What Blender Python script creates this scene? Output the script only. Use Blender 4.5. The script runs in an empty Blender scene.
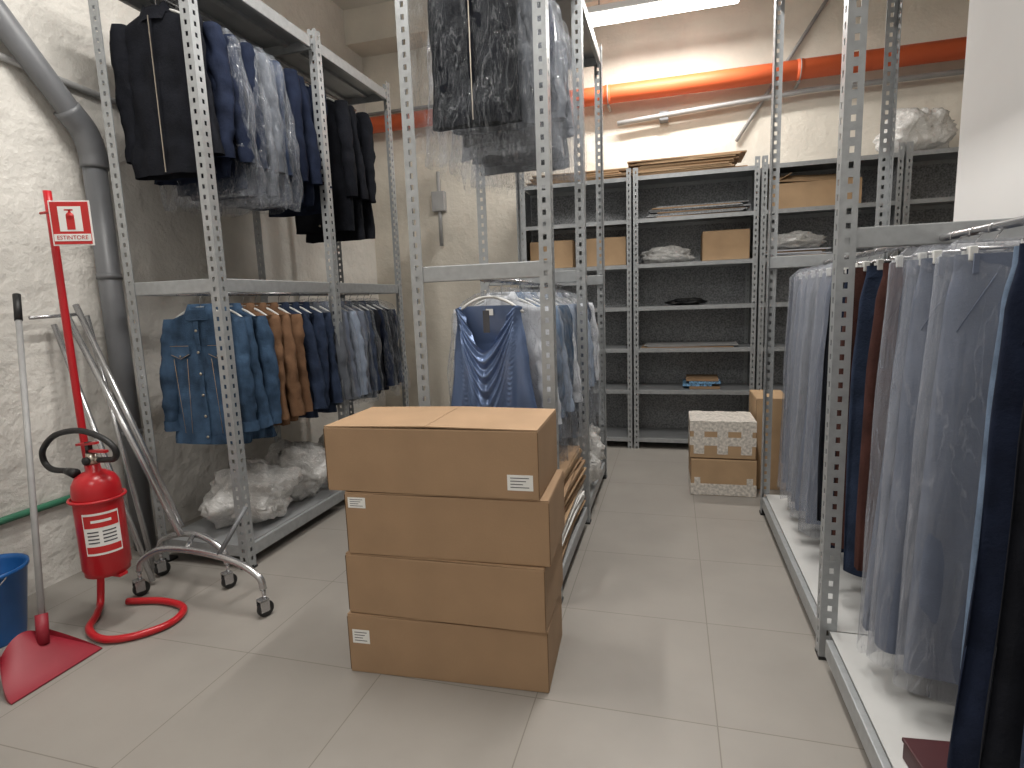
import bpy, math, random
from mathutils import Matrix, Vector, noise
random.seed(7)
sc=bpy.context.scene
try:
    sc.view_settings.view_transform='Standard'
except Exception: pass
# ------------------------------------------------------------------ materials
def nt(name):
    m=bpy.data.materials.new(name); m.use_nodes=True
    n=m.node_tree; return m,n,n.nodes["Principled BSDF"]
def mat(name,col,rough=.6,metal=0.,var=.12,scale=8.,bump=0.,bscale=60.,coords='Object',spec=None,emit=None,sheen=0,stretch=None,bdist=.02):
    m,n,p=nt(name)
    tc=n.nodes.new('ShaderNodeTexCoord'); src=tc.outputs[coords]
    if stretch:
        mp=n.nodes.new('ShaderNodeMapping'); mp.inputs['Scale'].default_value=stretch
        n.links.new(src,mp.inputs[0]); src=mp.outputs[0]
    nz=n.nodes.new('ShaderNodeTexNoise'); nz.inputs['Scale'].default_value=scale; nz.inputs['Detail'].default_value=5
    n.links.new(src,nz.inputs['Vector'])
    cr=n.nodes.new('ShaderNodeValToRGB')
    cr.color_ramp.elements[0].position=.3; cr.color_ramp.elements[1].position=.7
    cr.color_ramp.elements[0].color=(*[c*(1-var) for c in col],1)
    cr.color_ramp.elements[1].color=(*[min(1,c*(1+var)) for c in col],1)
    n.links.new(nz.outputs['Fac'],cr.inputs['Fac']); n.links.new(cr.outputs['Color'],p.inputs['Base Color'])
    p.inputs['Roughness'].default_value=rough; p.inputs['Metallic'].default_value=metal
    if spec is not None: p.inputs['Specular IOR Level'].default_value=spec
    if sheen: p.inputs['Sheen Weight'].default_value=sheen
    if bump:
        b=n.nodes.new('ShaderNodeBump'); b.inputs['Strength'].default_value=bump; b.inputs['Distance'].default_value=bdist
        n2=n.nodes.new('ShaderNodeTexNoise'); n2.inputs['Scale'].default_value=bscale; n2.inputs['Detail'].default_value=8; n2.inputs['Roughness'].default_value=.6
        n.links.new(src,n2.inputs['Vector']); n.links.new(n2.outputs['Fac'],b.inputs['Height']); n.links.new(b.outputs['Normal'],p.inputs['Normal'])
    if emit:
        p.inputs['Emission Color'].default_value=(*emit[0],1); p.inputs['Emission Strength'].default_value=emit[1]
    return m
def cloth(name,col,var=.3,scale=12,bump=.2,bscale=80):
    return mat(name,col,.85,0,var,scale,bump,bscale,spec=.12)
def plastic(name,tint=(.85,.9,.95),lo=.12,hi=.6,sc_=(14,14,4),rough=.22,streak=.25):
    m=bpy.data.materials.new(name); m.use_nodes=True; n=m.node_tree; n.nodes.clear()
    o=n.nodes.new('ShaderNodeOutputMaterial'); mx=n.nodes.new('ShaderNodeMixShader'); tr=n.nodes.new('ShaderNodeBsdfTransparent')
    p=n.nodes.new('ShaderNodeBsdfPrincipled'); p.inputs['Base Color'].default_value=(*tint,1); p.inputs['Roughness'].default_value=rough
    p.inputs['Specular IOR Level'].default_value=1.
    lw=n.nodes.new('ShaderNodeLayerWeight'); lw.inputs['Blend'].default_value=.3
    tc=n.nodes.new('ShaderNodeTexCoord'); mp=n.nodes.new('ShaderNodeMapping'); mp.inputs['Scale'].default_value=sc_
    nz=n.nodes.new('ShaderNodeTexNoise'); nz.inputs['Scale'].default_value=1.6; nz.inputs['Detail'].default_value=6; nz.inputs['Distortion'].default_value=1.2
    n.links.new(tc.outputs['Object'],mp.inputs[0]); n.links.new(mp.outputs[0],nz.inputs['Vector'])
    bp=n.nodes.new('ShaderNodeBump'); bp.inputs['Strength'].default_value=.9; bp.inputs['Distance'].default_value=.03
    n.links.new(nz.outputs['Fac'],bp.inputs['Height']); n.links.new(bp.outputs['Normal'],p.inputs['Normal']); n.links.new(bp.outputs['Normal'],lw.inputs['Normal'])
    mr=n.nodes.new('ShaderNodeMapRange'); mr.inputs['To Min'].default_value=lo; mr.inputs['To Max'].default_value=hi
    n.links.new(lw.outputs['Facing'],mr.inputs['Value'])
    # crease streaks catch the light
    n2=n.nodes.new('ShaderNodeTexNoise'); n2.inputs['Scale'].default_value=.9; n2.inputs['Detail'].default_value=3; n2.inputs['Distortion'].default_value=2.5
    n.links.new(mp.outputs[0],n2.inputs['Vector'])
    m1=n.nodes.new('ShaderNodeMath'); m1.operation='SUBTRACT'; m1.inputs[1].default_value=.5; n.links.new(n2.outputs['Fac'],m1.inputs[0])
    m2=n.nodes.new('ShaderNodeMath'); m2.operation='ABSOLUTE'; n.links.new(m1.outputs[0],m2.inputs[0])
    m3=n.nodes.new('ShaderNodeMapRange'); m3.inputs['From Min'].default_value=.0; m3.inputs['From Max'].default_value=.022; m3.inputs['To Min'].default_value=streak; m3.inputs['To Max'].default_value=0; n.links.new(m2.outputs[0],m3.inputs['Value'])
    m4=n.nodes.new('ShaderNodeMath'); m4.operation='ADD'; m4.use_clamp=True; n.links.new(mr.outputs[0],m4.inputs[0]); n.links.new(m3.outputs[0],m4.inputs[1])
    n.links.new(m4.outputs[0],mx.inputs[0])
    n.links.new(tr.outputs[0],mx.inputs[1]); n.links.new(p.outputs[0],mx.inputs[2]); n.links.new(mx.outputs[0],o.inputs[0])
    return m
M={}
M['steel']=mat('galvanised_steel',(.36,.375,.385),.42,.35,.1,30)
M['shelf']=mat('shelf_steel',(.33,.34,.35),.45,.3,.12,6)
M['shelfwhite']=mat('shelf_top_white',(.52,.52,.51),.5,.05,.06,6)
M['darkpanel']=mat('grey_back_panel',(.27,.28,.29),.55,.2,.5,70)
M['chrome']=mat('chrome_tube',(.50,.50,.51),.25,.85,.05,10)
M['wall']=mat('rough_plaster',(.72,.675,.595),.9,0,.10,2.2,.6,9,spec=.1,bdist=.022)
M['wallL']=mat('rough_plaster_left',(.69,.665,.62),.9,0,.13,1.8,.8,8,spec=.1,bdist=.036)
M['white']=mat('white_paint_wall',(.73,.72,.71),.7,0,.02,3)
M['ceil']=mat('ceiling_paint',(.68,.66,.61),.9,0,.06,3)
M['card']=mat('cardboard',(.345,.222,.128),.75,0,.07,5,.08,150)
M['card2']=mat('cardboard_light',(.42,.28,.16),.75,0,.1,6)
M['seam']=mat('cardboard_edge_dark',(.13,.075,.035),.9)
M['tape']=mat('printed_tape',(.60,.56,.51),.4,0,.35,55)
M['label']=mat('paper_label',(.80,.80,.78),.6,0,.03,20)
M['ink']=mat('ink',(.06,.06,.07),.6)
M['red']=mat('red_paint',(.45,.012,.018),.28,0,.05,4)
M['redpl']=mat('red_plastic',(.25,.012,.025),.5,0,.08,6)
M['signred']=mat('sign_red',(.50,.02,.02),.45)
M['black']=mat('black_rubber',(.012,.012,.013),.5)
M['blackcloth']=cloth('black_cloth',(.009,.010,.014))
M['navy']=cloth('navy_cloth',(.011,.016,.034))
M['navy2']=cloth('dark_denim',(.026,.038,.070),.3,14,.3,120)
M['denim']=cloth('denim',(.048,.088,.152),.45,10,.35,160)
M['denimL']=cloth('light_denim',(.13,.18,.26),.3,14,.3,150)
M['brown']=cloth('brown_suede',(.17,.095,.055),.25,14)
M['dkbrown']=cloth('dark_brown_cloth',(.060,.026,.022))
M['greyblue']=cloth('grey_blue_cloth',(.145,.168,.225),.10,10,.15,120)
M['greycl']=cloth('grey_cloth',(.11,.12,.14),.2,14)
M['whitecl']=cloth('white_cloth',(.55,.57,.61),.08,14)
M['paleblue']=cloth('pale_blue_cloth',(.27,.32,.41),.1,14)
M['satin']=mat('blue_satin',(.155,.225,.40),.33,.45,.08,4,spec=.9)
M['stitch']=mat('stitch_thread',(.45,.30,.14),.7)
M['metalbtn']=mat('metal_button',(.5,.45,.38),.3,.9)
M['pl']=plastic('clear_garment_bag',(.50,.53,.57),.02,.36,rough=.12,streak=.20)
M['plB']=plastic('cloudy_garment_bag',(.42,.45,.51),.07,.46,rough=.14,streak=.34)
M['plL']=plastic('long_garment_bag',(.50,.53,.60),.17,.54,(9,9,1.3),.17,.18)
M['plW']=plastic('white_poly_bag',(.80,.79,.77),.6,.95,(9,9,9))
M['orange']=mat('orange_pipe_paint',(.68,.125,.04),.55,0,.05,4)
M['grpipe']=mat('grey_pvc_pipe',(.15,.155,.165),.4,0,.1,5)
M['conduit']=mat('grey_conduit',(.34,.34,.34),.55)
M['green']=mat('green_cable_duct',(.05,.2,.12),.5)
M['blue']=mat('blue_plastic',(.012,.10,.32),.35)
M['wood']=mat('hanger_white',(.66,.66,.64),.4)
M['lamp']=mat('lamp_diffuser',(.9,.9,.88),.4,emit=((1,.98,.93),11))
M['bluepack']=mat('blue_pattern_pack',(.16,.33,.55),.4,0,.9,60)
M['maroon']=mat('maroon_box',(.055,.012,.015),.5)
# floor tiles
def floor_mat():
    m,n,p=nt('porcelain_tiles')
    g=n.nodes.new('ShaderNodeNewGeometry'); mp=n.nodes.new('ShaderNodeMapping'); mp.inputs['Location'].default_value=(-.15+6.1,-1.79+6.15,0)
    n.links.new(g.outputs['Position'],mp.inputs[0])
    b=n.nodes.new('ShaderNodeTexBrick'); b.offset=0; b.squash=1
    b.inputs['Scale'].default_value=1; b.inputs['Brick Width'].default_value=.61; b.inputs['Row Height'].default_value=.615
    b.inputs['Mortar Size'].default_value=.0022; b.inputs['Mortar Smooth'].default_value=.2
    b.inputs['Color1'].default_value=(.272,.252,.228,1); b.inputs['Color2'].default_value=(.282,.262,.238,1); b.inputs['Mortar'].default_value=(.180,.163,.143,1)
    n.links.new(mp.outputs[0],b.inputs['Vector'])
    nz=n.nodes.new('ShaderNodeTexNoise'); nz.inputs['Scale'].default_value=3; nz.inputs['Detail'].default_value=8
    n.links.new(g.outputs['Position'],nz.inputs['Vector'])
    mr=n.nodes.new('ShaderNodeMapRange'); mr.inputs['To Min'].default_value=.84; mr.inputs['To Max'].default_value=1.16; n.links.new(nz.outputs['Fac'],mr.inputs['Value'])
    mx=n.nodes.new('ShaderNodeMix'); mx.data_type='RGBA'; mx.blend_type='MULTIPLY'; mx.inputs[0].default_value=1
    n.links.new(b.outputs['Color'],mx.inputs[6]); n.links.new(mr.outputs[0],mx.inputs[7]); n.links.new(mx.outputs[2],p.inputs['Base Color'])
    p.inputs['Roughness'].default_value=.42; p.inputs['Specular IOR Level'].default_value=.35
    return m
M['floor']=floor_mat()
# ------------------------------------------------------------------ mesh builder
def catmull(P,k=6):
    P=[Vector(p) for p in P]
    if len(P)<3: return P
    Q=[P[0]*2-P[1]]+P+[P[-1]*2-P[-2]]; out=[]
    for i in range(1,len(Q)-2):
        for s in range(k):
            t=s/k; a,b,c,d=Q[i-1],Q[i],Q[i+1],Q[i+2]
            out.append(.5*((2*b)+(c-a)*t+(2*a-5*b+4*c-d)*t*t+(3*b-a-3*c+d)*t**3))
    out.append(P[-1]); return out
class B:
    def __init__(s): s.v=[];s.f=[];s.m=[];s.sm=[];s.mats=[]
    def mi(s,k):
        if k not in s.mats: s.mats.append(k)
        return s.mats.index(k)
    def add(s,vs,fs,k,smooth=False,T=None):
        o=len(s.v)
        s.v+= [tuple(T@Vector(v)) for v in vs] if T is not None else [tuple(v) for v in vs]
        i=s.mi(k)
        for f in fs: s.f.append(tuple(a+o for a in f)); s.m.append(i); s.sm.append(smooth)
    def box(s,x0,x1,y0,y1,z0,z1,k,T=None,c=0.):
        if c<=0:
            vs=[(x,y,z) for x in(x0,x1) for y in(y0,y1) for z in(z0,z1)]
            s.add(vs,[(0,1,3,2),(4,6,7,5),(0,4,5,1),(2,3,7,6),(0,2,6,4),(1,5,7,3)],k,False,T); return
        import bmesh
        bm=bmesh.new(); bmesh.ops.create_cube(bm,size=1)
        for v in bm.verts: v.co=Vector(((x0+x1)/2+v.co.x*(x1-x0),(y0+y1)/2+v.co.y*(y1-y0),(z0+z1)/2+v.co.z*(z1-z0)))
        bmesh.ops.bevel(bm,geom=bm.edges[:],offset=c,segments=2,affect='EDGES',profile=.5)
        bm.verts.index_update()
        s.add([v.co.copy() for v in bm.verts],[tuple(v.index for v in f.verts) for f in bm.faces],k,False,T); bm.free()
    def loft(s,rings,k,closed=True,caps=(False,False),T=None,smooth=True):
        n=len(rings[0]); vs=[p for r in rings for p in r]; fs=[]
        for i in range(len(rings)-1):
            for j in range(n if closed else n-1):
                a=i*n+j;b=i*n+(j+1)%n; fs.append((a,b,b+n,a+n))
        if caps[0]: fs.append(tuple(range(n))[::-1])
        if caps[1]: fs.append(tuple(range((len(rings)-1)*n,len(rings)*n)))
        s.add(vs,fs,k,smooth,T)
    def tube(s,P,r,k,n=10,sm=True,T=None,caps=True,k_=6):
        P=catmull(P,k_) if (sm and len(P)>2) else [Vector(p) for p in P]
        rings=[];prev=None
        for i,p in enumerate(P):
            d=(P[min(i+1,len(P)-1)]-P[max(i-1,0)]).normalized()
            if prev is None:
                a=Vector((0,0,1)) if abs(d.z)<.9 else Vector((1,0,0)); u=d.cross(a).normalized()
            else: u=(prev-d*prev.dot(d)).normalized()
            prev=u; w=d.cross(u); rr=r(i/(len(P)-1)) if callable(r) else r
            rings.append([p+u*rr*math.cos(2*math.pi*j/n)+w*rr*math.sin(2*math.pi*j/n) for j in range(n)])
        s.loft(rings,k,True,(caps,caps),T)
    def lathe(s,prof,k,n=28,T=None,caps=(True,True)):
        s.loft([[(r*math.cos(2*math.pi*j/n),r*math.sin(2*math.pi*j/n),z) for j in range(n)] for r,z in prof],k,True,caps,T)
    def build(s,name,loc=(0,0,0),rz=0,parent=None,rot=None):
        me=bpy.data.meshes.new(name); me.from_pydata(s.v,[],s.f)
        for k in s.mats: me.materials.append(M[k])
        me.polygons.foreach_set('material_index',s.m); me.polygons.foreach_set('use_smooth',s.sm); me.update()
        o=bpy.data.objects.new(name,me); sc.collection.objects.link(o); o.location=loc
        o.rotation_euler=rot if rot else (0,0,rz)
        if parent: o.parent=parent
        return o
def empty(name,loc=(0,0,0),rz=0):
    e=bpy.data.objects.new(name,None); sc.collection.objects.link(e); e.location=loc; e.rotation_euler=(0,0,rz); e.empty_display_size=.1; return e
T3=Matrix.Translation
# ------------------------------------------------------------------ room
XL=-3.15; YB=5.80; ZC=4.3; XW=1.25
def simple(name,*a,k='wall'):
    b=B(); b.box(*a,k); return b.build(name)
simple('floor',XL-.2,3.2,-2.7,YB+.2,-.1,0,k='floor')
simple('ceiling',XL-.2,3.2,-2.7,YB+.2,ZC,ZC+.1,k='ceil')
simple('wall_left',XL-.2,XL,-2.7,YB+.2,0,ZC,k='wallL')
simple('wall_back',XL,3.2,YB,YB+.2,0,ZC,k='wall')
simple('wall_front',XL,3.2,-2.7,-2.5,0,ZC,k='white')
simple('wall_right',XW,XW+.2,-2.5,3.17,0,ZC,k='white')
simple('wall_right_return',XW+.2,3.0,2.97,3.17,0,ZC,k='white')
simple('wall_right_far',3.0,3.2,3.17,YB,0,ZC,k='wall')
simple('trim_beam',XL,3.0,YB-.32,YB,3.98,ZC,k='wall')
# ------------------------------------------------------------------ racks
PH=.05
def flange(b,o,ax,h,w=.055):
    o=Vector(o);ax=Vector(ax); cols=[0,w*.36,w*.64,w]; n=int(h/PH); vs=[];fs=[]
    def q(a0,a1,z0,z1):
        i=len(vs); vs.extend([o+ax*a0+Vector((0,0,z0)),o+ax*a1+Vector((0,0,z0)),o+ax*a1+Vector((0,0,z1)),o+ax*a0+Vector((0,0,z1))]); fs.append((i,i+1,i+2,i+3))
    q(cols[0],cols[1],0,h); q(cols[2],cols[3],0,h)
    for i in range(n):
        z=i*PH; q(cols[1],cols[2],z+.022,min(z+PH,h))
    b.add(vs,fs,'steel')
def rack(name,x0,x1,ys,h,beams=(),crossonly=(),shelves=(),rails=(),shelfmat='shelf',frontshelf=True):
    root=empty(name,((x0+x1)/2,ys[0],0)); off=Vector(root.location)
    def done(b,n,solid=False):
        o=b.build(n,parent=root); o.matrix_parent_inverse=T3(-off)
        if solid:
            m=o.modifiers.new('s','SOLIDIFY'); m.thickness=.003
        return o
    b=B()
    for i,y in enumerate(ys):
        sy=-1 if i==len(ys)-1 else 1
        for x,sx in((x0,1),(x1,-1)):
            flange(b,(x,y,0),(sx,0,0),h); flange(b,(x,y,0),(0,sy,0),h)
    done(b,'uprights',True)
    b=B(); y0,y1=ys[0],ys[-1]
    for z in list(beams)+list(shelves):
        hh=.035
        for i in range(len(ys)-1):
            for x,sx in((x0,1),(x1,-1)):
                a=x+sx*.003; c=x+sx*.028
                b.box(min(a,c),max(a,c),ys[i]+.058,ys[i+1]-.058,z-hh,z+hh,'steel',c=.004)
    for z in list(beams)+list(crossonly):
        for i,y in enumerate(ys):
            sy=-1 if i==len(ys)-1 else 1
            a=y+sy*.004;c=y+sy*.03
            b.box(x0+.004,x1-.004,min(a,c),max(a,c),z-.035,z+.035,'steel',c=.004)
    for z in shelves:
        for i in range(len(ys)-1):
            b.box(x0+.03,x1-.03,ys[i]+.004,ys[i+1]-.004,z+.030,z+.036,shelfmat)
            b.box(x0+.03,x1-.03,ys[i]+.004,ys[i]+.012,z-.025,z+.030,'steel')
            b.box(x0+.03,x1-.03,ys[i+1]-.012,ys[i+1]-.004,z-.025,z+.030,'steel')
            for s_ in(.33,.66):
                xx=x0+(x1-x0)*s_; b.box(xx-.02,xx+.02,ys[i]+.02,ys[i+1]-.02,z+.01,z+.030,'steel')
    if b.v: done(b,'beams_and_shelves')
    b=B()
    for z in rails:
        b.tube([((x0+x1)/2,y0+.032,z),((x0+x1)/2,y1-.032,z)],.0125,'chrome')
    if rails: done(b,'hanging_rails')
    b=B()
    for i,y in enumerate(ys):
        for x,sx in((x0,1),(x1,-1)):
            sy=-1 if i==len(ys)-1 else 1
            b.box(min(x-sx*.004,x+sx*.058),max(x-sx*.004,x+sx*.058),min(y-sy*.004,y+sy*.058),max(y-sy*.004,y+sy*.058),0,.012,'black')
    done(b,'feet')
    return root
YS=[2.42,3.46,4.46]
RZ=1.50
rack('metal_garment_rack',-2.8,-2.2,YS,3.16,beams=(1.53,),shelves=(.10,3.06),rails=(RZ,2.98))
rack('metal_garment_rack',-1.14,-.49,[2.42,3.40,4.38],3.16,beams=(),crossonly=(1.53,),shelves=(.10,3.06),rails=(RZ,2.98))
rack('metal_garment_rack',.55,1.17,[.80,2.24,3.80],3.3,crossonly=(1.57,),shelves=(.085,3.06),rails=(1.555,),shelfmat='shelfwhite')
# back shelving
def backshelf(x0,x1,h,extra=()):
    root=empty('metal_shelving_unit',((x0+x1)/2,5.27,0)); off=Vector(root.location)
    b=B(); ya,yb=5.27,5.72
    for x,sx in((x0,1),(x1,-1)):
        for y,sy in((ya,1),(yb,-1)):
            flange(b,(x,y,0),(sx,0,0),h,.04); flange(b,(x,y,0),(0,sy,0),h,.04)
    o=b.build('uprights',parent=root); o.matrix_parent_inverse=T3(-off); o.modifiers.new('s','SOLIDIFY').thickness=.003
    b=B()
    for z in(.10,.55,.93,1.305,1.68,2.07,2.43):
        b.box(x0+.004,x1-.004,ya+.004,yb-.004,z-.004,z,'shelf')
        for y in((ya+.004,ya+.012),(yb-.012,yb-.004)): b.box(x0+.004,x1-.004,*y,z-.035,z-.004,'steel')
    o=b.build('shelves',parent=root); o.matrix_parent_inverse=T3(-off)
    b=B()
    b.box(x0+.005,x1-.005,yb-.002,yb+.004,.05,2.4,'darkpanel')
    for x in(x0+.006,x1-.010): b.box(x,x+.004,ya+.05,yb-.05,.05,2.42,'darkpanel')
    o=b.build('panels',parent=root); o.matrix_parent_inverse=T3(-off)
for x0,x1 in((-1.36,-.35),(-.33,.69),(.71,1.72),(1.74,2.75)): backshelf(x0,x1,2.50)
# ------------------------------------------------------------------ garments
def gloft(b,zs,hw,hd,k,seed,fold=.014,n=44,freq=3.,cleft=0,sq=.75,caps=False,xoff=None,zfreq=1.6,wav=0.):
    rings=[];L=len(zs)
    for i,z in enumerate(zs):
        t=i/(L-1); w=hw(t); d=hd(t); r=[]
        for j in range(n):
            a=2*math.pi*j/n; c,s_=math.cos(a),math.sin(a)
            x=w*math.copysign(abs(c)**sq,c); y=d*math.copysign(abs(s_)**sq,s_)
            if cleft and t>.25: y*=1-cleft*math.exp(-(x/.03)**2)*min(1,(t-.25)*4)
            f=noise.noise(Vector((x*freq*4.5+seed*3.1,s_*1.2+seed,z*zfreq+seed*1.7)))
            g=noise.noise(Vector((x*freq*9+seed,s_*2,z*zfreq*3+seed*.7)))
            am=fold*(.35+.9*t)
            y+=(f*1.6+g*.7)*am*(1 if s_>=0 else -1)*1.0
            x+=f*am*.8*c
            zz=z+(noise.noise(Vector((c*1.5+seed,s_,7.7)))*wav*t)
            r.append((x+(xoff(t) if xoff else 0),y,zz))
        rings.append(r)
    b.loft(rings,k,True,(caps,caps))
def interp(pts):
    def f(t):
        for i in range(len(pts)-1):
            if t<=pts[i+1][0]:
                a,b_=pts[i],pts[i+1]; u=(t-a[0])/(b_[0]-a[0]); u=u*u*(3-2*u); return a[1]+(b_[1]-a[1])*u
        return pts[-1][1]
    return f
def lin(a,b_,n): return [a+(b_-a)*i/(n-1) for i in range(n)]
def hanger(b,half=.19,k='wood',drop=.065):
    r=.0165
    P=[(-r*.95,0,-.012)]+[(r*math.cos(math.radians(a)),0,r*math.sin(math.radians(a))) for a in range(170,-60,-30)]+[(0,0,-.03),(0,0,-.075)]
    b.tube(P,.0016,'chrome',6,k_=2)
    b.tube([(-half,0,-.085-drop),(-half*.5,0,-.095),(0,0,-.075),(half*.5,0,-.095),(half,0,-.085-drop)],.007,k,8)
def cover(b,half,ztop,zbot,d,seed,k='pl',wide=.03,square=False):
    gloft(b,lin(ztop,zbot,30),interp([(0,half*.8),(.03,half),(.5,half+wide),(1,half+wide*1.6)] if square else [(0,.03),(.06,half*.75),(.16,half+.0),(.5,half+wide),(1,half+wide*1.6)]),
          interp([(0,.012),(.08,d*.6),(.3,d),(1,d*1.1)]),k,seed+40,.014 if square else .024,48,2. if square else 4.,zfreq=1.2 if square else 4.5,wav=.05)
def jacket(name,k,loc,rz=0,L=.62,half=.215,d=.038,seed=0,bag=None,style='jacket',sl=.56,bagL=.1,bagw=.045,sleeves=True):
    b=B(); hanger(b,half*.88)
    z0=-.075
    gloft(b,[z0,z0-.012]+lin(z0-.025,z0-L,30),interp([(0,.055),(.05,.075),(.13,half*.93),(.2,half),(.6,half*.98),(1,half*1.03)]),
          interp([(0,.028),(.06,.036),(.16,d*.92),(.4,d),(1,d*1.05)]),k,seed,.017,44,2.2,zfreq=4)
    # sleeves
    for sx in(-1,1) if sleeves else ():
        top=z0-.075; rings=[]; ph=seed*2+sx
        for i in range(24):
            t=i/23; z=top+.02-sl*t; cx=sx*(half-.03+.050*t+.014*math.sin(t*3+ph)); cy=-.014*math.sin(t*4+seed)-.014*t
            rw=(.056-.012*t)*(.75+.6*min(1,t*4) if t<.1 else 1.0); rd=d*1.0*(1-.12*t); r=[]
            for j in range(18):
                a=2*math.pi*j/18; f=noise.noise(Vector((math.cos(a)*1.3+seed,math.sin(a),z*16+seed*2)))*.016
                r.append((cx+(rw+f)*math.cos(a),cy+(rd+f)*math.sin(a),z))
            rings.append(r)
        b.loft(rings,k,True,(True,False))
        if style=='denim':
            zc=top+.02-sl; b.loft([[(sx*(half+.020)+(.047)*math.cos(2*math.pi*j/16),-.012+(d*.95)*math.sin(2*math.pi*j/16)-.008,z) for j in range(16)] for z in(zc+.05,zc-.005)],k)
    # collar
    rings=[]
    for (r_,dz) in((.060,-.02),(.056,.018),(.064,.022),(.088,-.03)):
        rings.append([(r_*math.cos(a)*1.05,r_*math.sin(a)*.62-.002,z0+dz-(.035 if math.sin(a)<-.6 else 0)*(1 if r_>.06 else .4)) for a in [2*math.pi*j/24 for j in range(24)]])
    b.loft(rings,k)
    fy=-d-.006
    # placket and buttons
    vs=[];n=14
    for i in range(n+1):
        z=z0-.07-(L-.075)*i/n; y=fy-.006-.004*math.sin(i)
        vs+=[(-.014,y,z),(.014,y,z)]
    b.add(vs,[(2*i,2*i+1,2*i+3,2*i+2) for i in range(n)],k,True)
    if style in('denim','jacket'):
        for i in range(6):
            z=z0-.12-(L-.16)*i/5; b.lathe([(.0075,0),(.0075,.004),(.003,.005)],'metalbtn',10,T3((0,fy-.010,z))@Matrix.Rotation(math.pi/2,4,'X'))
    if style=='zip':
        b.box(-.002,.002,fy-.013,fy-.009,z0-L+.01,z0-.05,'metalbtn')
    if style=='denim':
        for sx in(-1,1):
            cx=sx*half*.52; z=z0-.2
            b.add([(cx-.055,fy-.006,z),(cx+.055,fy-.006,z),(cx+.055,fy-.006,z-.045),(cx,fy-.008,z-.07),(cx-.055,fy-.006,z-.045)],[(0,4,3,2,1)],k)
            for q0,q1 in(((cx-.055,z-.045),(cx,z-.07)),((cx,z-.07),(cx+.055,z-.045)),((cx-.055,z),(cx+.055,z)),((cx-.04,z-.07),(cx-.02,z0-L+.06)),((cx+.04,z-.07),(cx+.02,z0-L+.06))):
                b.tube([(q0[0],fy-.009,q0[1]),(q1[0],fy-.009,q1[1])],.0009,'stitch',5)
            b.lathe([(.006,0),(.006,.003)],'metalbtn',10,T3((cx,fy-.009,z-.056))@Matrix.Rotation(math.pi/2,4,'X'))
        gloft(b,[z0-L+.045,z0-L+.02,z0-L-.005],lambda t:half*1.0,lambda t:d*1.08,k,seed,.004)
    if bag: cover(b,half+bagw,-.03,z0-L-bagL,d+.014,seed,bag)
    return b.build(name,loc,rz)
def longpiece(name,k,loc,rz=0,L=1.1,half=.19,d=.035,seed=0,bag='plB',flare=1.15,cleft=0,hk='wood',bagL=.05):
    b=B(); z0=-.075
    r=.0165
    P=[(-r*.95,0,-.012)]+[(r*math.cos(math.radians(a)),0,r*math.sin(math.radians(a))) for a in range(170,-60,-30)]+[(0,0,-.03),(0,0,-.055)]
    b.tube(P,.0018,'chrome',6,k_=2); b.tube([(-half*.8,0,-.058),(half*.8,0,-.058)],.005,'chrome',8)
    b.box(-.02,.02,-.006,.006,-.062,-.040,'wood')
    for sx in(-1,1): b.box(sx*half*.7-.010,sx*half*.7+.010,-.024,.024,-.090,-.052,'wood',c=.003)
    if cleft:
        gloft(b,lin(z0,z0-L,38),interp([(0,half*.86),(.12,half*.95),(.35,half),(1,half*flare)]),interp([(0,d*.6),(.2,d),(1,d)]),k,seed,.016,60,1.3,cleft,zfreq=.8)
        gloft(b,[z0+.002,z0-.04],lambda t:half*.88,lambda t:d*.70,k,seed,.003)
        for sx in(-.13,.0,.13): b.box(sx-.006,sx+.006,-d*.70-.008,-d*.70-.002,z0-.048,z0+.003,k)
        for sx in(-1,1): # slanted pocket seams
            b.tube([(sx*half*.45,-d*.85-.006,z0-.05),(sx*half*.86,-d*.8-.004,z0-.20)],.0016,k,5)
    else:
        gloft(b,lin(z0,z0-L,38),interp([(0,half*.8),(.1,half*.9),(.4,half),(1,half*flare)]),interp([(0,.018),(.1,d*.8),(1,d*1.1)]),k,seed,.018,60,1.6,zfreq=.7)
    if bag: cover(b,half+.02,-.035,z0-L-bagL,d+.014,seed,bag,.02,True)
    return b.build(name,loc,rz)
def R(a): return random.uniform(-a,a)
HK=.012
# left rack lower row
zr=RZ+HK-.016+.0
row=[('denim_jacket','denim','denim',None)]*3+[('brown_jacket','brown','jacket',None)]*3+[('navy_jacket','navy2','jacket',None)]*3+[('grey_jacket','greycl','jacket','pl'),('pale_shirt','greyblue','jacket','pl'),('pale_shirt','paleblue','jacket','pl'),('denim_shirt','greyblue','jacket','pl'),('navy_jacket','navy2','jacket','pl'),('black_jacket','blackcloth','jacket',None),('navy_jacket','navy','jacket','pl'),('black_jacket','blackcloth','jacket','pl'),('navy_jacket','navy','jacket','pl')]
for i,(nm,k,st,bg) in enumerate(row):
    y=2.54+i*.107
    if abs(y-3.46)<.03: y+=.03
    jacket(nm,k,(-2.445,y,zr),R(.06)+(.14 if i==0 else 0),L=(.76 if i<3 else .71)+R(.03),half=.215,d=.040,seed=i*1.37,bag=bg,style=st,bagL=.03,sl=.61)
zt=2.98+HK-.016
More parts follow.
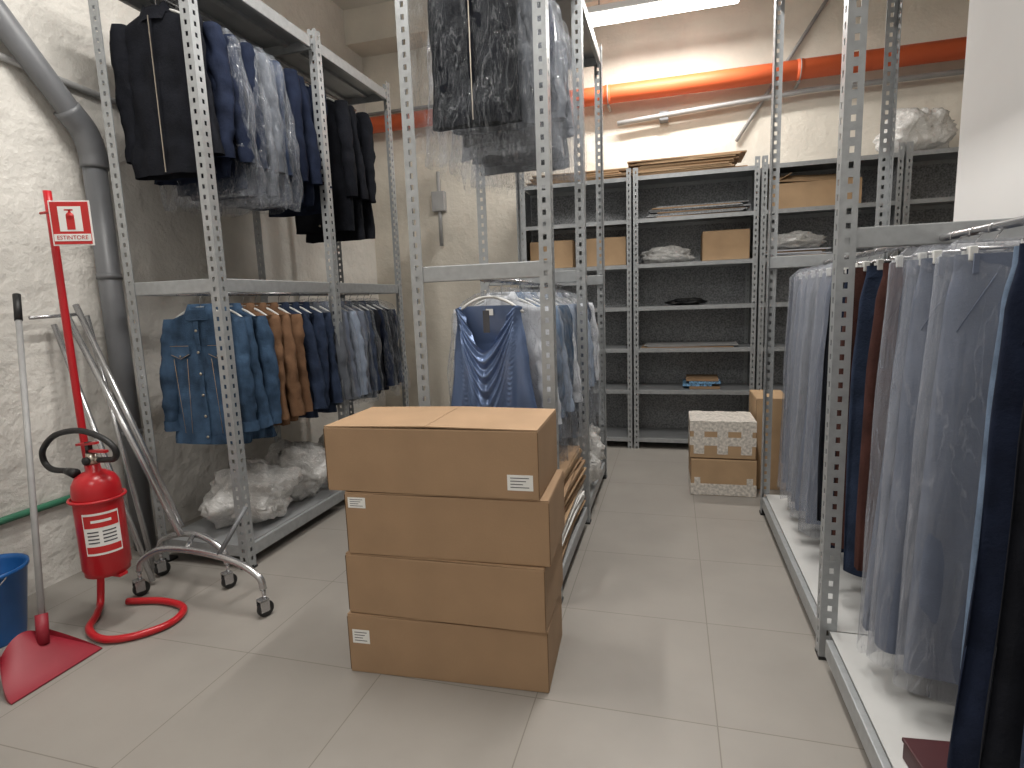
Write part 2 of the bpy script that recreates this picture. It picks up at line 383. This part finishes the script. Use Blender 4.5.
row=[('black_jacket','blackcloth','zip',None,.80,2.52),('black_jacket','navy','zip',None,.80,2.64),('grey_suit_jacket','navy','jacket','plB',.84,2.77),('grey_suit_jacket','navy','jacket','plB',.85,2.89),('grey_suit_jacket','greycl','jacket','plB',.84,3.01),('grey_suit_jacket','navy2','jacket','plB',.84,3.12),
('navy_coat','navy','jacket',None,.84,3.25),('navy_coat','navy','jacket',None,.84,3.37),('navy_coat','navy','jacket',None,.86,3.54),('black_coat','blackcloth','jacket',None,.95,3.84),('black_coat','blackcloth','jacket',None,1.0,3.98),('black_coat','blackcloth','jacket',None,.98,4.12)]
for i,(nm,k,st,bg,L,y) in enumerate(row):
    jacket(nm,k,(-2.49,y,zt),R(.08),L=L,half=.235,d=.043,seed=20+i*1.9,bag=bg,style=st,sl=.66,bagL=.06)
# centre rack upper row
cx=-.815
for i,(nm,k,L) in enumerate([('black_waistcoat','blackcloth',.72),('grey_jacket','greycl',.7),('black_jacket','blackcloth',.72),('navy_jacket','navy',.7),('grey_jacket','greycl',.75),('black_jacket','blackcloth',.7),('navy_jacket','navy',.7)]):
    jacket(nm,k,(cx-(.03 if i==0 else 0),2.56+i*.155+(.03 if i>4 else 0),zt),R(.06),L=L,half=.20,d=.035,seed=50+i*2.3,bag='pl' if i%2==0 else 'plB',style='zip' if i==0 else 'jacket',bagL=.14,sl=.5,bagw=.085,sleeves=i>0)
# blouse
def blouse(loc):
    b=B(); hanger(b,.165)
    H=.62; z0=-.085; zs=z0-.015
    def wid(z):
        t=(z0-z)/H
        return interp([(0,.168),(.12,.155),(.33,.175),(.45,.185),(1,.225)])(max(0,t))
    def mm(x): return min(.95,(abs(x)/.165)**1.6)
    ND=.245
    def top(u,fr):
        a=abs(u); s_=z0-.04*a
        if fr: return s_-(ND-.01)*max(0,1-(a*1.0/.78)**1.35) if a<.78 else s_
        return s_-.03*max(0,1-a/.78)
    for fr in(1,0):
        g=[];nu,nv=72,96
        for i in range(nv+1):
            r=[]
            for j in range(nu+1):
                u=-1+2*j/nu; zt_=top(u,fr); z=zt_+(z0-H-zt_)*(i/nv)
                tt=(z0-z)/H; x=u*wid(z); d=.012+.034*min(1,tt*3)
                y=-d*math.sqrt(max(0,1-u*u))
                if fr:
                    xs=x+.012; m_=mm(xs); D=(zs-z)/(1-m_)
                    env=math.exp(-max(0,D-.25)*3.2)*(1-m_)**.5*(1 if D<1.6 else 0)
                    ph=2*math.pi*(D**.9)/.072+2.2*noise.noise(Vector((x*5,z*4,1)))
                    y-=.030*env*(.5+.5*math.sin(ph))+.022*env
                    y-=.030*max(0,tt-.35)*(1-u*u)*noise.noise(Vector((x*24+3,z*2.2,2)))*2.6
                else: y=-y
                r.append((x,y,z))
            g.append(r)
        b.loft(g,'satin',False)
    b.box(.0,.030,-.094,-.091,z0-.15,z0-.05,'ink'); b.tube([(.015,-.092,z0-.05),(.0,-.03,z0)],.001,'ink',5)
    b.box(-.018,.018,.004,.006,z0-.075,z0-.045,'label')
    return b.build('blue_satin_blouse',loc,0)
blouse((cx-.005,2.55,zr))
for i,(nm,k,L) in enumerate([('white_shirt','whitecl',.75),('denim_shirt','denimL',.72),('pale_shirt','paleblue',.8),('denim_shirt','denim',.7),('white_shirt','whitecl',.85),('pale_dress','paleblue',.9),('denim_shirt','greyblue',.75),('white_shirt','whitecl',.85),('pale_shirt','paleblue',.85),('navy_shirt','navy2',.8),('white_shirt','whitecl',.9)]):
    y=2.68+i*.148
    if abs(y-3.40)<.05:y+=.04
    jacket(nm,k,(cx+.02,y,zr),R(.06),L=L*.98,half=.22,d=.036,seed=80+i*1.7,bag='pl' if i%3 else 'plB',style='shirt',bagL=.08)
# right rack
rx=.86; zR=1.555+HK-.016
for i,(nm,k,y,L,cl,bg,half,fl,dx) in enumerate([
  ('navy_trousers','navy',3.66,1.10,.6,None,.22,1.0,0),('grey_dress','greyblue',3.50,1.17,0,'plL',.22,1.1,0),('grey_dress','greyblue',3.34,1.17,0,'plL',.22,1.1,0),
  ('grey_dress','greycl',3.18,1.17,0,'plL',.22,1.15,0),('grey_dress','greyblue',3.02,1.17,0,'plL',.22,1.15,0),('grey_dress','greyblue',2.86,1.17,0,'plL',.22,1.1,0),
  ('black_trousers','blackcloth',2.72,1.10,.6,None,.23,1.0,0),('navy_trousers','navy',2.60,1.17,.6,None,.22,1.05,0),('brown_trousers','dkbrown',2.47,1.10,.6,None,.235,1.0,0),('navy_trousers','navy2',2.345,1.16,.6,None,.215,1.0,0),
  ('brown_trousers','dkbrown',2.15,1.06,.6,None,.225,1.0,-.0),
  ('grey_blue_trousers','greyblue',2.03,1.21,.4,'plL',.20,1.14,.0),('grey_blue_trousers','greyblue',1.92,1.21,.4,'plL',.195,1.14,.0),('grey_blue_trousers','greyblue',1.81,1.21,.4,'plL',.19,1.14,.03),
  ('pale_jeans','denimL',1.50,1.00,.6,None,.19,1.05,.02),('navy_trousers','navy',1.40,1.20,.6,None,.21,1.10,0),('black_trousers','blackcloth',1.29,1.20,.6,None,.21,1.1,0),('navy_trousers','navy2',1.18,1.1,.6,None,.2,1.1,0),('navy_trousers','navy',1.07,1.1,.6,None,.2,1.1,0)]):
    longpiece(nm,k,(rx+dx,y,zR),R(.09),L=L,half=half,d=.038,seed=120+i*1.3,bag=bg,flare=fl,cleft=cl)
# ------------------------------------------------------------------ cardboard boxes
def carton(name,w,d,h,loc,rz=0,k='card',labels=(),flaps=True,tape=None,lift=.010):
    b=B(); b.box(-w/2,w/2,-d/2,d/2,0,h-.006,k,c=.004)
    if flaps:
        g=.0015
        for sx in(-1,1):
            T=T3((sx*w/2,0,h-.006))@Matrix.Rotation(sx*lift,4,'Y')
            x0,x1=(g,w/2-.001) if sx<0 else (-w/2+.001,-g)
            b.box(x0,x1,-d/2+.001,d/2-.001,0,.004,k,T)
    for (sx,x,z,lw,lh) in labels:
        b.box(x-lw/2,x+lw/2,-d/2-.0012,-d/2-.0002,z-lh/2,z+lh/2,'label')
        for i in range(4):
            b.box(x-lw*.38,x+lw*(.35-.12*(i%3)),-d/2-.0018,-d/2-.0011,z+lh*(.3-.2*i)-lh*.02,z+lh*(.3-.2*i)+lh*.03,'ink')
    for sx in(-1,1): b.box(sx*w/2-.0007,sx*w/2+.0007,-d/2-.0004,-d/2+.002,.01,h-.012,'seam')
    if tape=='top':
        for z0,z1 in((.09,.15),(.19,h-.0035)): b.box(-w/2-.0012,w/2+.0012,-d/2-.0012,d/2+.0012,z0,z1,'tape')
        for x in(-w*.36,0,w*.36): b.box(x-.035,x+.035,-d/2-.0024,d/2+.0024,.03,h-.001,'tape')
    if tape=='bottom':
        b.box(-w/2-.0012,w/2+.0012,-d/2-.0012,d/2+.0012,.004,.085,'tape')
        for x in(-w*.4,w*.4): b.box(x-.02,x+.02,-d/2-.0024,d/2+.0024,.002,.13,'tape')
    return b.build(name,loc,rz)
hb=.241
carton('cardboard_box',.775,.37,hb,(-.815,1.985,0),.055,labels=((0,-.335,.15,.07,.055),))
carton('cardboard_box',.765,.37,hb,(-.805,1.98,hb+.001),.02)
carton('cardboard_box',.765,.37,hb,(-.79,1.985,2*hb+.002),.045,labels=((0,-.335,.2,.07,.04),))
carton('cardboard_box',.80,.38,hb+.005,(-.835,1.985,3*hb+.003),.03,labels=((0,.335,.06,.09,.055),),lift=.016)
carton('taped_carton',.43,.36,.265,(.345,4.25,0),.02,'card2',tape='bottom',flaps=False)
carton('taped_carton',.43,.36,.265,(.34,4.255,.267),.0,'card2',tape='top',flaps=False)
carton('cardboard_box',.22,.4,.66,(.685,4.46,0),.0,'card2')
def openbox(name,w,d,h,loc,rz=0,k='card2'):
    b=B(); t=.004
    b.box(-w/2,w/2,-d/2,-d/2+t,0,h,k); b.box(-w/2,w/2,d/2-t,d/2,0,h,k)
    b.box(-w/2,-w/2+t,-d/2+t,d/2-t,0,h,k); b.box(w/2-t,w/2,-d/2+t,d/2-t,0,h,k); b.box(-w/2+t,w/2-t,-d/2+t,d/2-t,0,t,k)
    b.box(-w/2,w/2,0,d*.3,0,.004,k,T3((0,d/2,h))@Matrix.Rotation(2.0,4,'X'))
    b.box(-w/2,w/2,0,d*.45,0,.004,k,T3((0,-d/2,h))@Matrix.Rotation(.45,4,'X')@Matrix.Rotation(.06,4,'Y'))
    b.box(0,w*.25,-d/2,d/2,0,.004,k,T3((-w/2,0,h))@Matrix.Rotation(-.5,4,'Y'))
    return b.build(name,loc,rz)
def sheets(name,w,d,n,loc,k='card2',th=.006,rz=0):
    b=B(); 
    for i in range(n):
        ww=w*random.uniform(.8,1);T=T3((R(.04),R(.01),i*(th+.002)))@Matrix.Rotation(R(.04),4,'Z')
        b.box(-ww/2,ww/2,-d/2,d/2,0,th,k if i%3 else 'card',T)
    return b.build(name,loc,rz)
def blob(name,s,loc,k='plW',seed=0,n=56,cr=1.):
    b=B();rings=[]
    for i in range(n//2+1):
        th=math.pi*i/(n//2);r=[]
        for j in range(n):
            a=2*math.pi*j/n; p=Vector((math.sin(th)*math.cos(a),math.sin(th)*math.sin(a),math.cos(th)))
            f=1+.34*noise.noise(p*1.5+Vector((seed,0,0)))+cr*(.30*abs(noise.noise(p*3+Vector((0,seed,0))))-.22*abs(noise.noise(p*6+Vector((0,seed,3))))-.12*abs(noise.noise(p*12+Vector((1,seed,3)))))
            q=p*f; r.append((q.x*s[0],q.y*s[1],max(0,(q.z*.5+.42))*s[2]*1.1))
        rings.append(r)
    b.loft(rings,k); return b.build(name,loc)
sheets('cardboard_sheet_stack',.95,.38,8,(-.82,5.5,2.432),th=.009)
sheets('cardboard_sheet_stack',.98,.42,10,(.10,5.5,2.432),th=.011)
sheets('cardboard_sheet_stack',.85,.38,8,(.2,5.5,2.072),k='darkpanel',th=.010)
sheets('cardboard_sheet_stack',.9,.38,3,(.15,5.5,.932),th=.006,k='conduit')
carton('cardboard_box',.38,.34,.25,(.44,5.48,1.682),0,'card2')
blob('clear_poly_bag',(.24,.16,.15),(-.06,5.5,1.682),'plW',3)
carton('cardboard_box',.40,.34,.25,(-1.08,5.48,1.682),0,'card2')
carton('cardboard_box',.36,.34,.25,(-.58,5.48,1.682),0,'card2')
sheets('blue_pattern_pack',.28,.3,4,(.25,5.5,.552),k='bluepack',th=.022)
blob('black_folded_cloth',(.16,.14,.06),(.13,5.5,1.307),'black',5)
openbox('open_cardboard_box',.66,.36,.20,(1.12,5.48,2.072))
sheets('paper_stack',.5,.34,5,(.98,5.48,1.682),k='whitecl',th=.01)
blob('clear_poly_bag',(.26,.18,.36),(1.85,5.48,2.432),'plW',9)
blob('clear_poly_bag',(.25,.15,.14),(.98,5.48,1.745),'plW',11)
# floor bags / cardboards
blob('white_poly_bag',(.24,.28,.32),(-2.50,2.82,.138),'plW',1)
blob('white_poly_bag',(.22,.24,.38),(-2.46,3.22,.138),'plW',2)
blob('white_poly_bag',(.22,.25,.30),(-2.5,3.82,.138),'plW',4)
blob('white_poly_bag',(.22,.24,.40),(-.70,3.66,.138),'plW',6)
blob('white_poly_bag',(.20,.22,.38),(-.70,4.08,.138),'plW',8)
def cartons():
    b=B(); z=.140
    for i in range(26):
        th=random.choice((.006,.010,.014,.018)); w=random.uniform(.44,.56); dd=random.uniform(.7,.84)
        T=T3((-.79+ (.55-w)/2+R(.015),2.90+R(.03),z))@Matrix.Rotation(R(.05),4,'Z')@Matrix.Rotation(R(.010),4,'Y')
        b.box(-w/2,w/2,-dd/2,dd/2,0,th,random.choice(('card2','card','card2','label','card')),T); z+=th+.004
    return b.build('flattened_cartons')
cartons()
b=B(); b.box(-.15,.15,-.18,.18,0,.05,'maroon',c=.004); b.box(-.153,.153,-.183,.183,.05,.062,'maroon',c=.003); b.build('maroon_shoe_box',(.78,1.46,.122),.1)
# ------------------------------------------------------------------ pipes / services
b=B(); b.tube([(-3.14,5.62,3.24),(2.98,5.62,3.24)],.078,'orange',24)
for x in(-2.2,-.6,1.0,2.4):
    b.tube([(x,5.62,3.24),(x+.05,5.62,3.24)],.082,'orange',24); b.box(x+.015,x+.035,5.62,5.795,3.14,3.16,'conduit'); b.tube([(x+.025,5.62+.085*math.cos(a),3.24+.085*math.sin(a)) for a in [i*.45 for i in range(15)]],.004,'conduit',5)
b.build('orange_sprinkler_pipe')
b=B(); b.tube([(-.5,5.70,3.00),(.0,5.70,3.03),(1.1,5.70,3.09),(2.9,5.70,3.09)],.022,'conduit',10,sm=False)
b.box(-.12,-.04,5.69,5.795,2.98,3.06,'grpipe',c=.006)
b.tube([(.55,5.765,2.75),(1.3,5.765,3.9)],.016,'conduit',10); b.build('electrical_conduit')
b=B(); b.tube([(-2.35,5.765,2.0),(-2.35,5.765,2.75)],.02,'conduit',10); b.box(-2.42,-2.28,5.72,5.795,2.35,2.55,'conduit',c=.006)
b.tube([(-3.1,5.765,3.4),(-1.3,5.765,3.4)],.016,'conduit',10); b.build('junction_box')
b=B(); xp=-3.065
b.tube([(xp,1.5,3.62),(xp,2.50,2.42),(xp,2.555,2.30)],.058,'grpipe',20,sm=False)
b.tube([(xp,2.555,2.36),(xp,2.555,0.0)],.058,'grpipe',20)
b.tube([(xp,2.44,2.48),(xp,2.52,2.39),(xp,2.555,2.28),(xp,2.555,2.20)],.068,'grpipe',20)
for z in(.7,1.6): b.tube([(xp,2.555,z),(xp,2.555,z+.03)],.063,'grpipe',20)
b.build('drain_pipe')
b=B(); b.tube([(XL+.02,2.1,2.66),(XL+.02,3.3,2.60)],.018,'conduit',10); b.build('wall_conduit')
b=B(); b.tube([(XL+.02,.6,.40),(XL+.02,1.9,.43),(XL+.02,2.42,.43)],.018,'green',10,sm=False); b.build('green_conduit')
# ------------------------------------------------------------------ fluorescent fixtures
def fixture(x,y,z,rz=0,power=60,L=1.4):
    root=empty('fluorescent_ceiling_light',(x,y,z),rz)
    b=B(); b.box(-L/2,L/2,-.09,.09,0,.05,'white',c=.008)
    for sx in(-.4,.4): b.tube([(sx*L,0,.05),(sx*L,0,ZC-z)],.006,'conduit',8)
    b.build('housing',parent=root)
    b=B(); b.box(-L/2+.02,L/2-.02,-.07,.07,-.045,0,'lamp',c=.012); b.build('diffuser',parent=root)
    l=bpy.data.lights.new('tube_light','AREA'); l.shape='RECTANGLE'; l.size=L-.1; l.size_y=.12; l.energy=power; l.color=(1,.968,.92)
    o=bpy.data.objects.new('tube_light',l); sc.collection.objects.link(o); o.parent=root; o.location=(0,0,-.06)
fixture(-.10,5.10,3.68,0,45,1.22)
fixture(.0,2.5,3.95,math.pi/2,64)
fixture(-1.7,1.9,3.95,math.pi/2,56)
fixture(-.9,-.9,3.95,0,38)
# ------------------------------------------------------------------ fire extinguisher and stand
root=empty('fire_extinguisher',(-2.47,1.86,.25))
b=B(); r=.094
b.lathe([(.0,.0),(r*.93,.0),(r*.93,.02),(r,.03),(r,.38),(r*.96,.415),(r*.80,.445),(r*.5,.465),(.03,.472),(.026,.50)],'red',36,caps=(True,True))
b.build('body',parent=root)
b=B()
b.tube([(0,0,.49),(0,0,.55)],.022,'metalbtn',16); b.tube([(0,0,.52),(.05,-.0,.52)],.012,'metalbtn',12); b.lathe([(.018,0),(.018,.012)],'black',16,T3((0,-.022,.52))@Matrix.Rotation(math.pi/2,4,'X'))
b.box(-.012,.09,-.010,.010,.555,.566,'red'); b.box(-.012,.10,-.011,.011,.585,.595,'red',Matrix.Rotation(-.10,4,'Y'))
b.box(-.02,.0,-.010,.010,.54,.60,'black')
b.build('valve_and_levers',parent=root)
b=B(); b.tube([(.04,0,.52),(.13,0,.53),(.15,-.01,.58),(.09,-.02,.63),(-.03,-.02,.655),(-.17,-.02,.63),(-.27,-.01,.56),(-.29,0,.50),(-.25,0,.465),(-.16,0,.46)],.013,'black',12)
b.tube([(-.16,0,.46),(-.07,-.03,.462)],lambda t:.016+.006*t,'black',12); b.build('hose',parent=root)
b=B()
def patch(a0,a1,z0,z1,k,e):
    vs=[];m=14
    for i in range(m+1):
        a=a0+(a1-a0)*i/m
        for z in(z0,z1): vs.append(((r+e)*math.cos(a),(r+e)*math.sin(a),z))
    b.add(vs,[(2*i,2*i+2,2*i+3,2*i+1) for i in range(m)],k,True)
c0=math.atan2(-1.86,2.47)
patch(c0-.75,c0+.75,.11,.30,'label',.001)
patch(c0-.70,c0+.70,.235,.29,'signred',.0018); patch(c0-.7,c0+.7,.12,.15,'signred',.0018)
for i in range(4): patch(c0-.6,c0-.15,.165+i*.016,.171+i*.016,'ink',.0018); patch(c0+.0,c0+.55,.165+i*.016,.171+i*.016,'ink',.0018)
patch(c0-.4,c0+.4,.258,.270,'label',.0024)
b.build('label',parent=root)
b=B(); px,py=-2.66,1.97
b.tube([(px+.01,py,1.95),(px+.01,py,.9),(px+.02,py,.42),(px+.0,py-.02,.06),(px+.07,py-.10,.018),(-2.50,1.76,.018),(-2.36,1.71,.018),(-2.24,1.76,.018),(-2.17,1.88,.018),(-2.22,2.0,.018),(-2.38,2.03,.018),(-2.55,1.99,.018)],.016,'red',12)
b.tube([(px+.02,py,.58),(-2.60,1.93,.60),(-2.565,1.87,.60)],.012,'red',10)
b.tube([(-2.47+.104*math.cos(a),1.86+.104*math.sin(a),.60) for a in [i*math.pi/12 for i in range(25)]],.007,'red',8)
b.box(-2.56,-2.38,1.84,1.88,.235,.248,'red'); b.tube([(px+.015,py-.01,.24),(-2.56,1.87,.242)],.010,'red',8)
b.build('extinguisher_stand')
root=empty('fire_extinguisher_sign',(px+.15,py-.02,1.80),.45)
b=B(); b.box(-.08,.08,-.002,.002,-.095,.095,'label'); b.box(-.074,.074,-.004,-.002,-.089,.089,'signred')
b.box(-.045,.045,-.0048,-.004,-.035,.070,'label')
b.box(-.016,.016,-.0056,-.0048,-.028,.030,'signred',c=0); b.lathe([(.016,0),(.016,.0008)],'signred',16,T3((0,-.0048,.030))@Matrix.Rotation(math.pi/2,4,'X'))
b.box(-.005,.005,-.0056,-.0048,.04,.058,'signred'); b.box(-.02,.014,-.0056,-.0048,.052,.058,'signred')
b.box(-.072,.072,-.0050,-.004,-.076,-.046,'label')
b.tube([(-.14,.05,.05),(-.07,.004,.05)],.006,'signred',8)
b.build('plate',parent=root)
cu=bpy.data.curves.new('lettering','FONT'); cu.body='ESTINTORE'; cu.size=.024; cu.align_x='CENTER'; cu.extrude=.0003
o=bpy.data.objects.new('lettering',cu); sc.collection.objects.link(o); o.parent=root; o.location=(0,-.0056,-.069); o.rotation_euler=(math.pi/2,0,0); cu.materials.append(M['signred'])
# ------------------------------------------------------------------ bucket, dustpan
b=B(); b.lathe([(.0,0),(.115,0),(.118,.01),(.155,.31),(.163,.315),(.163,.33),(.155,.33),(.150,.31),(.112,.015),(.0,.015)],'blue',36,caps=(False,False))
b.tube([(.16*math.cos(a),.16*math.sin(a)*.3-.14*abs(math.sin(a)),.32-.10*abs(math.sin(a))) for a in [math.pi*i/12 for i in range(13)]],.003,'chrome',6)
b.build('plastic_bucket',(-2.88,1.62,0))
b=B() # long handled dustpan
vs=[];NX=10;NY=14
for i in range(NX+1):
    for j in range(NY+1):
        u=i/NX; v=j/NY*2-1
        x=.0+ .18*u; y=v*(.175-.095*(1-u)**1.5); z=.006+.15*(1-u)**1.3*(1-.35*v*v)
        vs.append((x,y,z))
fs=[(i*(NY+1)+j,(i+1)*(NY+1)+j,(i+1)*(NY+1)+j+1,i*(NY+1)+j+1) for i in range(NX) for j in range(NY)]
b.add(vs,fs,'redpl',True); b.add([(x,y,.002) for x,y,z in vs],fs,'redpl',True)
for j in range(NY):
    a=vs[j];c=vs[j+1]; b.add([a,c,(c[0],c[1],.002),(a[0],a[1],.002)],[(0,1,2,3)],'redpl')
for side in(0,NY):
    for i in range(NX):
        a=vs[i*(NY+1)+side];c=vs[(i+1)*(NY+1)+side]; b.add([(a[0],a[1],a[2]+.03*(1-i/NX)),(c[0],c[1],c[2]+.03*(1-(i+1)/NX)),(c[0],c[1],.002),(a[0],a[1],.002)],[(0,1,2,3)],'redpl')
b.tube([(.05,.04,.09),(.02,.07,.20)],.022,'redpl',12)
hd=Vector((-.48,.42,1.33)); hs=Vector((.02,.07,.18))
b.tube([hs,hs+hd*.93],.0125,'conduit',12,sm=False)
b.tube([hs+hd*.91,hs+hd],.016,'black',12,sm=False)
b.build('long_handled_dustpan',(-2.50,1.50,0),0)
# ------------------------------------------------------------------ folded garment trolley
b=B()
def caster(x,y):
    b.lathe([(.0,-.014),(.034,-.014),(.038,-.008),(.038,.008),(.034,.014),(.0,.014)],'black',20,T3((x,y,.038))@Matrix.Rotation(math.radians(70),4,'Z')@Matrix.Rotation(math.pi/2,4,'X'),caps=(False,False))
    b.lathe([(.012,-.018),(.012,.018)],'chrome',12,T3((x,y,.038))@Matrix.Rotation(math.radians(70),4,'Z')@Matrix.Rotation(math.pi/2,4,'X'))
    b.box(-.03,.012,-.020,-.016,.03,.085,'chrome',T3((x,y,0))@Matrix.Rotation(math.radians(70),4,'Z')); b.box(-.03,.012,.016,.020,.03,.085,'chrome',T3((x,y,0))@Matrix.Rotation(math.radians(70),4,'Z'))
    b.box(-.03,.012,-.020,.020,.080,.088,'chrome',T3((x,y,0))@Matrix.Rotation(math.radians(70),4,'Z')); b.tube([(x,y,.085),(x,y,.13)],.009,'chrome',10)
caster(-1.80,2.05); caster(-2.17,2.24); caster(-2.56,2.08); caster(-2.64,2.28)
b.tube([(-1.80,2.05,.13),(-1.82,2.05,.19),(-1.95,2.06,.245),(-2.17,2.08,.265),(-2.40,2.09,.255),(-2.53,2.08,.19),(-2.56,2.08,.13)],.016,'chrome',12)
b.tube([(-2.17,2.24,.13),(-2.19,2.24,.20),(-2.32,2.25,.26),(-2.48,2.27,.25),(-2.62,2.28,.20),(-2.64,2.28,.13)],.016,'chrome',12)
b.tube([(-2.25,2.08,.262),(-2.38,2.25,.258)],.013,'chrome',12); b.tube([(-2.05,2.065,.26),(-1.98,2.2,.46)],.011,'grpipe',10)
b.build('garment_trolley_base')
b=B()
for p0,p1,rr in(((-2.40,2.20,.28),(-3.09,2.30,1.42),.016),((-2.50,2.30,.28),(-3.09,2.36,1.46),.016),((-2.60,2.18,.02),(-3.10,2.24,1.36),.014),((-2.72,2.30,.02),(-3.10,2.42,1.40),.014)):
    b.tube([p0,p1],rr,'chrome',12)
b.tube([(-3.09,2.12,1.40),(-3.09,2.36,1.41)],.010,'chrome',10)
b.build('loose_chrome_tubes')
# ------------------------------------------------------------------ camera
cam=bpy.data.cameras.new('camera'); co=bpy.data.objects.new('camera',cam); sc.collection.objects.link(co)
cam.sensor_width=36; cam.lens=570.8/1024*36; cam.clip_start=.02
Rm=Matrix.Rotation(math.radians(15.8),4,'Z')@Matrix.Rotation(math.radians(90-8.3),4,'X')@Matrix.Rotation(math.radians(-2.05),4,'Z')
co.matrix_world=T3((0,0,1.4))@Rm
sc.camera=co
w=bpy.data.worlds.new('w'); sc.world=w; w.use_nodes=True; w.node_tree.nodes['Background'].inputs[0].default_value=(.9,.88,.82,1); w.node_tree.nodes['Background'].inputs[1].default_value=.1
